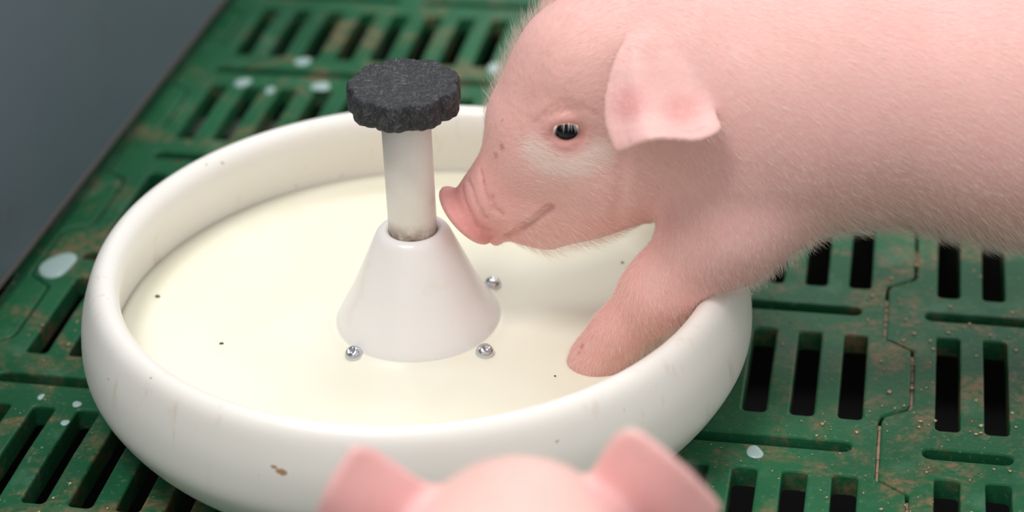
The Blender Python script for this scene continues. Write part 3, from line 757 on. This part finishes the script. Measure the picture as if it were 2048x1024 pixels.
def solid_front():
    F = Field((-.04, -.50, -.002), (.125, -.160, .165), .0014); x = .0392
    F.chain([(x, -.262, .1100, .030), (x, -.290, .1080, .038), (x, -.335, .1080, .046), (x, -.400, .106, .048), (x, -.445, .108, .042)], .020)
    F.cone((x, -.262, .1100, .0290), (x, -.243, .0880, .0250), .012)
    F.chain([(x, -.243, .0880, .0240), (x, -.222, .0640, .0165), (x, -.207, .0480, .0118), (x, -.202, .0420, .0110)], .012)
    for s in (-1, 1): F.cone((x + s * .008, -.245, .082, .0195), (x + s * .008, -.268, .085, .024), .012)
    F.chain([(x, -.222, .046, .009), (x, -.235, .055, .014), (x, -.255, .072, .018)], .008)
    n = np.array((0, .6, -.8)); tv = np.array((0, .8, .6))
    F.ellipsoid((x, -.1985, .0378), (n, tv, (1, 0, 0)), (.0042, .0150, .0143), .0035)
    for s in (-1, 1):
        F.chain([(x + s * .026, -.325, .090, .022), (x + s * .028, -.318, .055, .0125), (x + s * .028, -.312, .034, .0105), (x + s * .028, -.310, .018, .0090)], .010); foot(F, (x + s * .028, -.309, -.001), (0, 1, 0))
        F.ellipsoid((x + s * .026, -.430, .090), ((0, 1, .2), (1, 0, 0), (0, -.2, 1)), (.034, .020, .040), .014)
        F.chain([(x + s * .028, -.425, .075, .021), (x + s * .028, -.442, .050, .0125), (x + s * .028, -.455, .037, .0105), (x + s * .028, -.446, .018, .0088)], .008); foot(F, (x + s * .028, -.445, -.001), (0, 1, 0))
    F.cone((x - .018, -.262, .115, .014), (.0135, -.258, .122, .009), .008); F.cone((x + .018, -.262, .115, .014), (.0640, -.257, .122, .009), .008)
    F.patch(EAR_L, .0016, .004, 2); F.patch(EAR_R, .0016, .004, 2)
    F.chain([(x, -.486, .125, .005), (x + .004, -.493, .120, .0035), (x + .010, -.492, .114, .003)], .003)
    return F
V, Q4 = solid_front().mesh(2); N = normals(V, Q4); C = np.tile(np.array((.835, .560, .510)), (len(V), 1))
em = np.maximum(ball(V, (-.004, -.262, .133), .017, .026), ball(V, (.083, -.261, .133), .019, .028)); C = blendc(C, em, (.86, .50, .50))
C = blendc(C, np.maximum(ball(V, (.013, -.258, .120), .003, .012), ball(V, (.064, -.257, .122), .003, .011)) * .6, (.80, .34, .34))
C = blendc(C, ball(V, (.039, -.1985, .0378), .012, .0185), DISC)
C[V[:, 2] < .012] = (.40, .30, .22)
me = np_mesh('piglet', V, quads=Q4); add_color(me, C)
pig2 = link('piglet', me, M['skin']); tag(pig2, 'blurred pink piglet head with raised ears, close to the lens below the bowl', 'piglet', 'piglets')
fl = flow_field(V, [((.039, -.21, .06), (0, -.6, .7)), ((.039, -.26, .13), (0, -.9, .3)), ((.039, -.35, .14), (0, -1, -.2)), ((0, -.36, .1), (0, -.8, -.6)), ((.08, -.36, .1), (0, -.8, -.6)), ((-.01, -.26, .14), (-.5, 0, .8)), ((.09, -.26, .14), (.5, 0, .8))])
dn = np.where(V[:, 2] < .03, .2, 1.0) * (1 - .6 * em)
roots = rng.choice(len(V), 26000, p=dn / dn.sum())
tag(link('fur', fur_mesh('fur', V, N, roots, fl, np.full(len(V), .0045), np.full(len(V), .35), .00006), M['fur'], pig2), 'short pale bristles', None, None, 'stuff')
for s in (-1, 1):
    bm = bmesh.new(); bmesh.ops.create_uvsphere(bm, u_segments=24, v_segments=16, radius=.0058)
    e = link('eye', bm_mesh('eye', bm), M['eye'], pig2); e.location = (.0392 + s * .0225, -.236, .090)

# ------------------------------------------------------------------ small things: splashes, crumbs, specks
def blob(name, seed, sx, sy, h):
    r = random.Random(seed); ph = [r.uniform(0, 6.28) for _ in range(4)]; bm = bmesh.new(); n = 28; rings = []
    for k, z in ((1.0, 0), (.96, .45), (.8, .8), (.45, 1.0)):
        rings.append([bm.verts.new((sx * k * (1 + .12 * math.sin(2 * t + ph[0]) + .07 * math.sin(3 * t + ph[1])) * math.cos(t),
                                    sy * k * (1 + .12 * math.sin(2 * t + ph[0]) + .07 * math.sin(3 * t + ph[1])) * math.sin(t), h * z)) for t in [2 * math.pi * i / n for i in range(n)]])
    for a_, b_ in zip(rings, rings[1:]):
        for i in range(n): bm.faces.new((a_[i], a_[(i + 1) % n], b_[(i + 1) % n], b_[i]))
    bm.faces.new(rings[-1]); bm.faces.new(rings[0][::-1])
    return bm_mesh(name, bm)
SPL = [
    (-0.1767, 0.1066, 0.0086, 0.0108, 'large bluish milk puddle on the floor between wall and bowl'),
    (-0.0744, 0.3233, 0.0043, 0.0054, 'milk drop above the groove left of the black knob'),
    (-0.1062, 0.2989, 0.0047, 0.0053, 'milk drop nearest the grey wall, above the slots'),
    (-0.0621, 0.2902, 0.005, 0.0058, 'milk drop beside the groove, just left of the black knob'),
    (-0.09, 0.2881, 0.0022, 0.0052, 'small milk drop on a bar behind the bowl rim'),
    (0.0344, 0.3057, 0.0039, 0.0064, 'milk drop between the knob and the piglet forehead'),
    (-0.165, -0.0036, 0.0015, 0.002, 'tiny round milk drop below the left groove'),
    (-0.1484, -0.0102, 0.0019, 0.0024, 'round milk drop close to the bowl at lower left'),
    (-0.1513, -0.0237, 0.0017, 0.0024, 'milk drop on the slat left of the bowl'),
    (-0.1372, -0.035, 0.0013, 0.0016, 'faint milk drop lowest on the left slats'),
    (0.1366, -0.0623, 0.0037, 0.0042, 'pale milk drop under the groove right of the bowl')]
for i, (x, y, sx, sy, lab) in enumerate(SPL):
    o = link('milk_splash', blob('milk_splash', i, sx, sy, min(.0012, .22 * sx)), M['splash']); o.location = (x, y, 0.00005); o.rotation_euler = (0, 0, -PHI)
    tag(o, lab, 'milk splash', 'milk splashes on the green floor')
# crumbs of dry feed on the slats
def solid_at(u, v, L=.0645):
    c = (u - U0) / P; k = (V0 + .0645 / 2 - v) / Q; dv = abs(k - round(k)) * Q; fr = (c % 1) * P
    if -.2 < c < 18.7 or c > 19.8:
        if dv < L / 2 + .002 and fr < SW + .0012: return False
    if abs(abs(k - math.floor(k)) - .5) * Q < .0045: return False
    return True
CV, CF = [], []; cnt = 0
clus = [(.012, .80, .030, 60), (-.31, .63, .040, 90), (.06, .70, .030, 70), (.015, .69, .03, 50), (-.30, .68, .05, 60), (-.01, .75, .03, 40), (.05, .78, .03, 40), (-.03, .67, .03, 40), (-.36, .75, .03, 25), (.04, .86, .04, 40), (-.26, .60, .03, 50), (-.3, 1.0, .1, 40), (.0, .9, .05, 30)]
for (cu, cv, sd, m) in clus:
    for _ in range(int(m * 1.6)):
        u = random.gauss(cu, sd); v = random.gauss(cv, sd)
        if not solid_at(u, v, .0708 if u > .02 else .0645): continue
        x, y = uv_world(u, v)
        if math.hypot(x, y) < .125 or x < -.45: continue
        r = random.choice((.0003, .0004, .0004, .0006, .0006, .0010)); b = len(CV)
        for d in ((1, 0, 0), (0, 1, 0), (-1, 0, 0), (0, -1, 0), (0, 0, 1), (0, 0, -.2)):
            CV.append((x + r * (d[0] * random.uniform(.6, 1.5) + random.uniform(-.3, .3)), y + r * (d[1] * random.uniform(.6, 1.5) + random.uniform(-.3, .3)), r * .35 + .6 * r * d[2] * random.uniform(.6, 1.2)))
        for f in ((0, 1, 4), (1, 2, 4), (2, 3, 4), (3, 0, 4), (1, 0, 5), (2, 1, 5), (3, 2, 5), (0, 3, 5)): CF.append([b + q for q in f])
tag(link('feed_crumbs', np_mesh('feed_crumbs', CV, tris=CF, smooth=False), M['crumb']), 'tan crumbs of dry feed scattered over the green slats', 'crumbs', None, 'stuff')
SPK = [
    (-0.1146, 0.0252, 0.0311, 0.00109, 'elongated dark speck on the milk near the left rim'),
    (-0.0826, -0.0142, 0.0311, 0.00084, 'small dark speck on the milk left of the cone'),
    (0.0894, 0.0395, 0.0311, 0.00066, 'tiny dark speck on the milk right of the piglet chin'),
    (0.0564, -0.0474, 0.0311, 0.00051, 'tiny speck on the milk in front of the right screw')]
for i, (x, y, z, r, lab) in enumerate(SPK):
    o = link('dirt_speck', blob('dirt_speck', 50 + i, r, r * .6, r * .6), M['speck']); o.location = (x, y, z); tag(o, lab, 'speck', 'dirt specks in the milk')
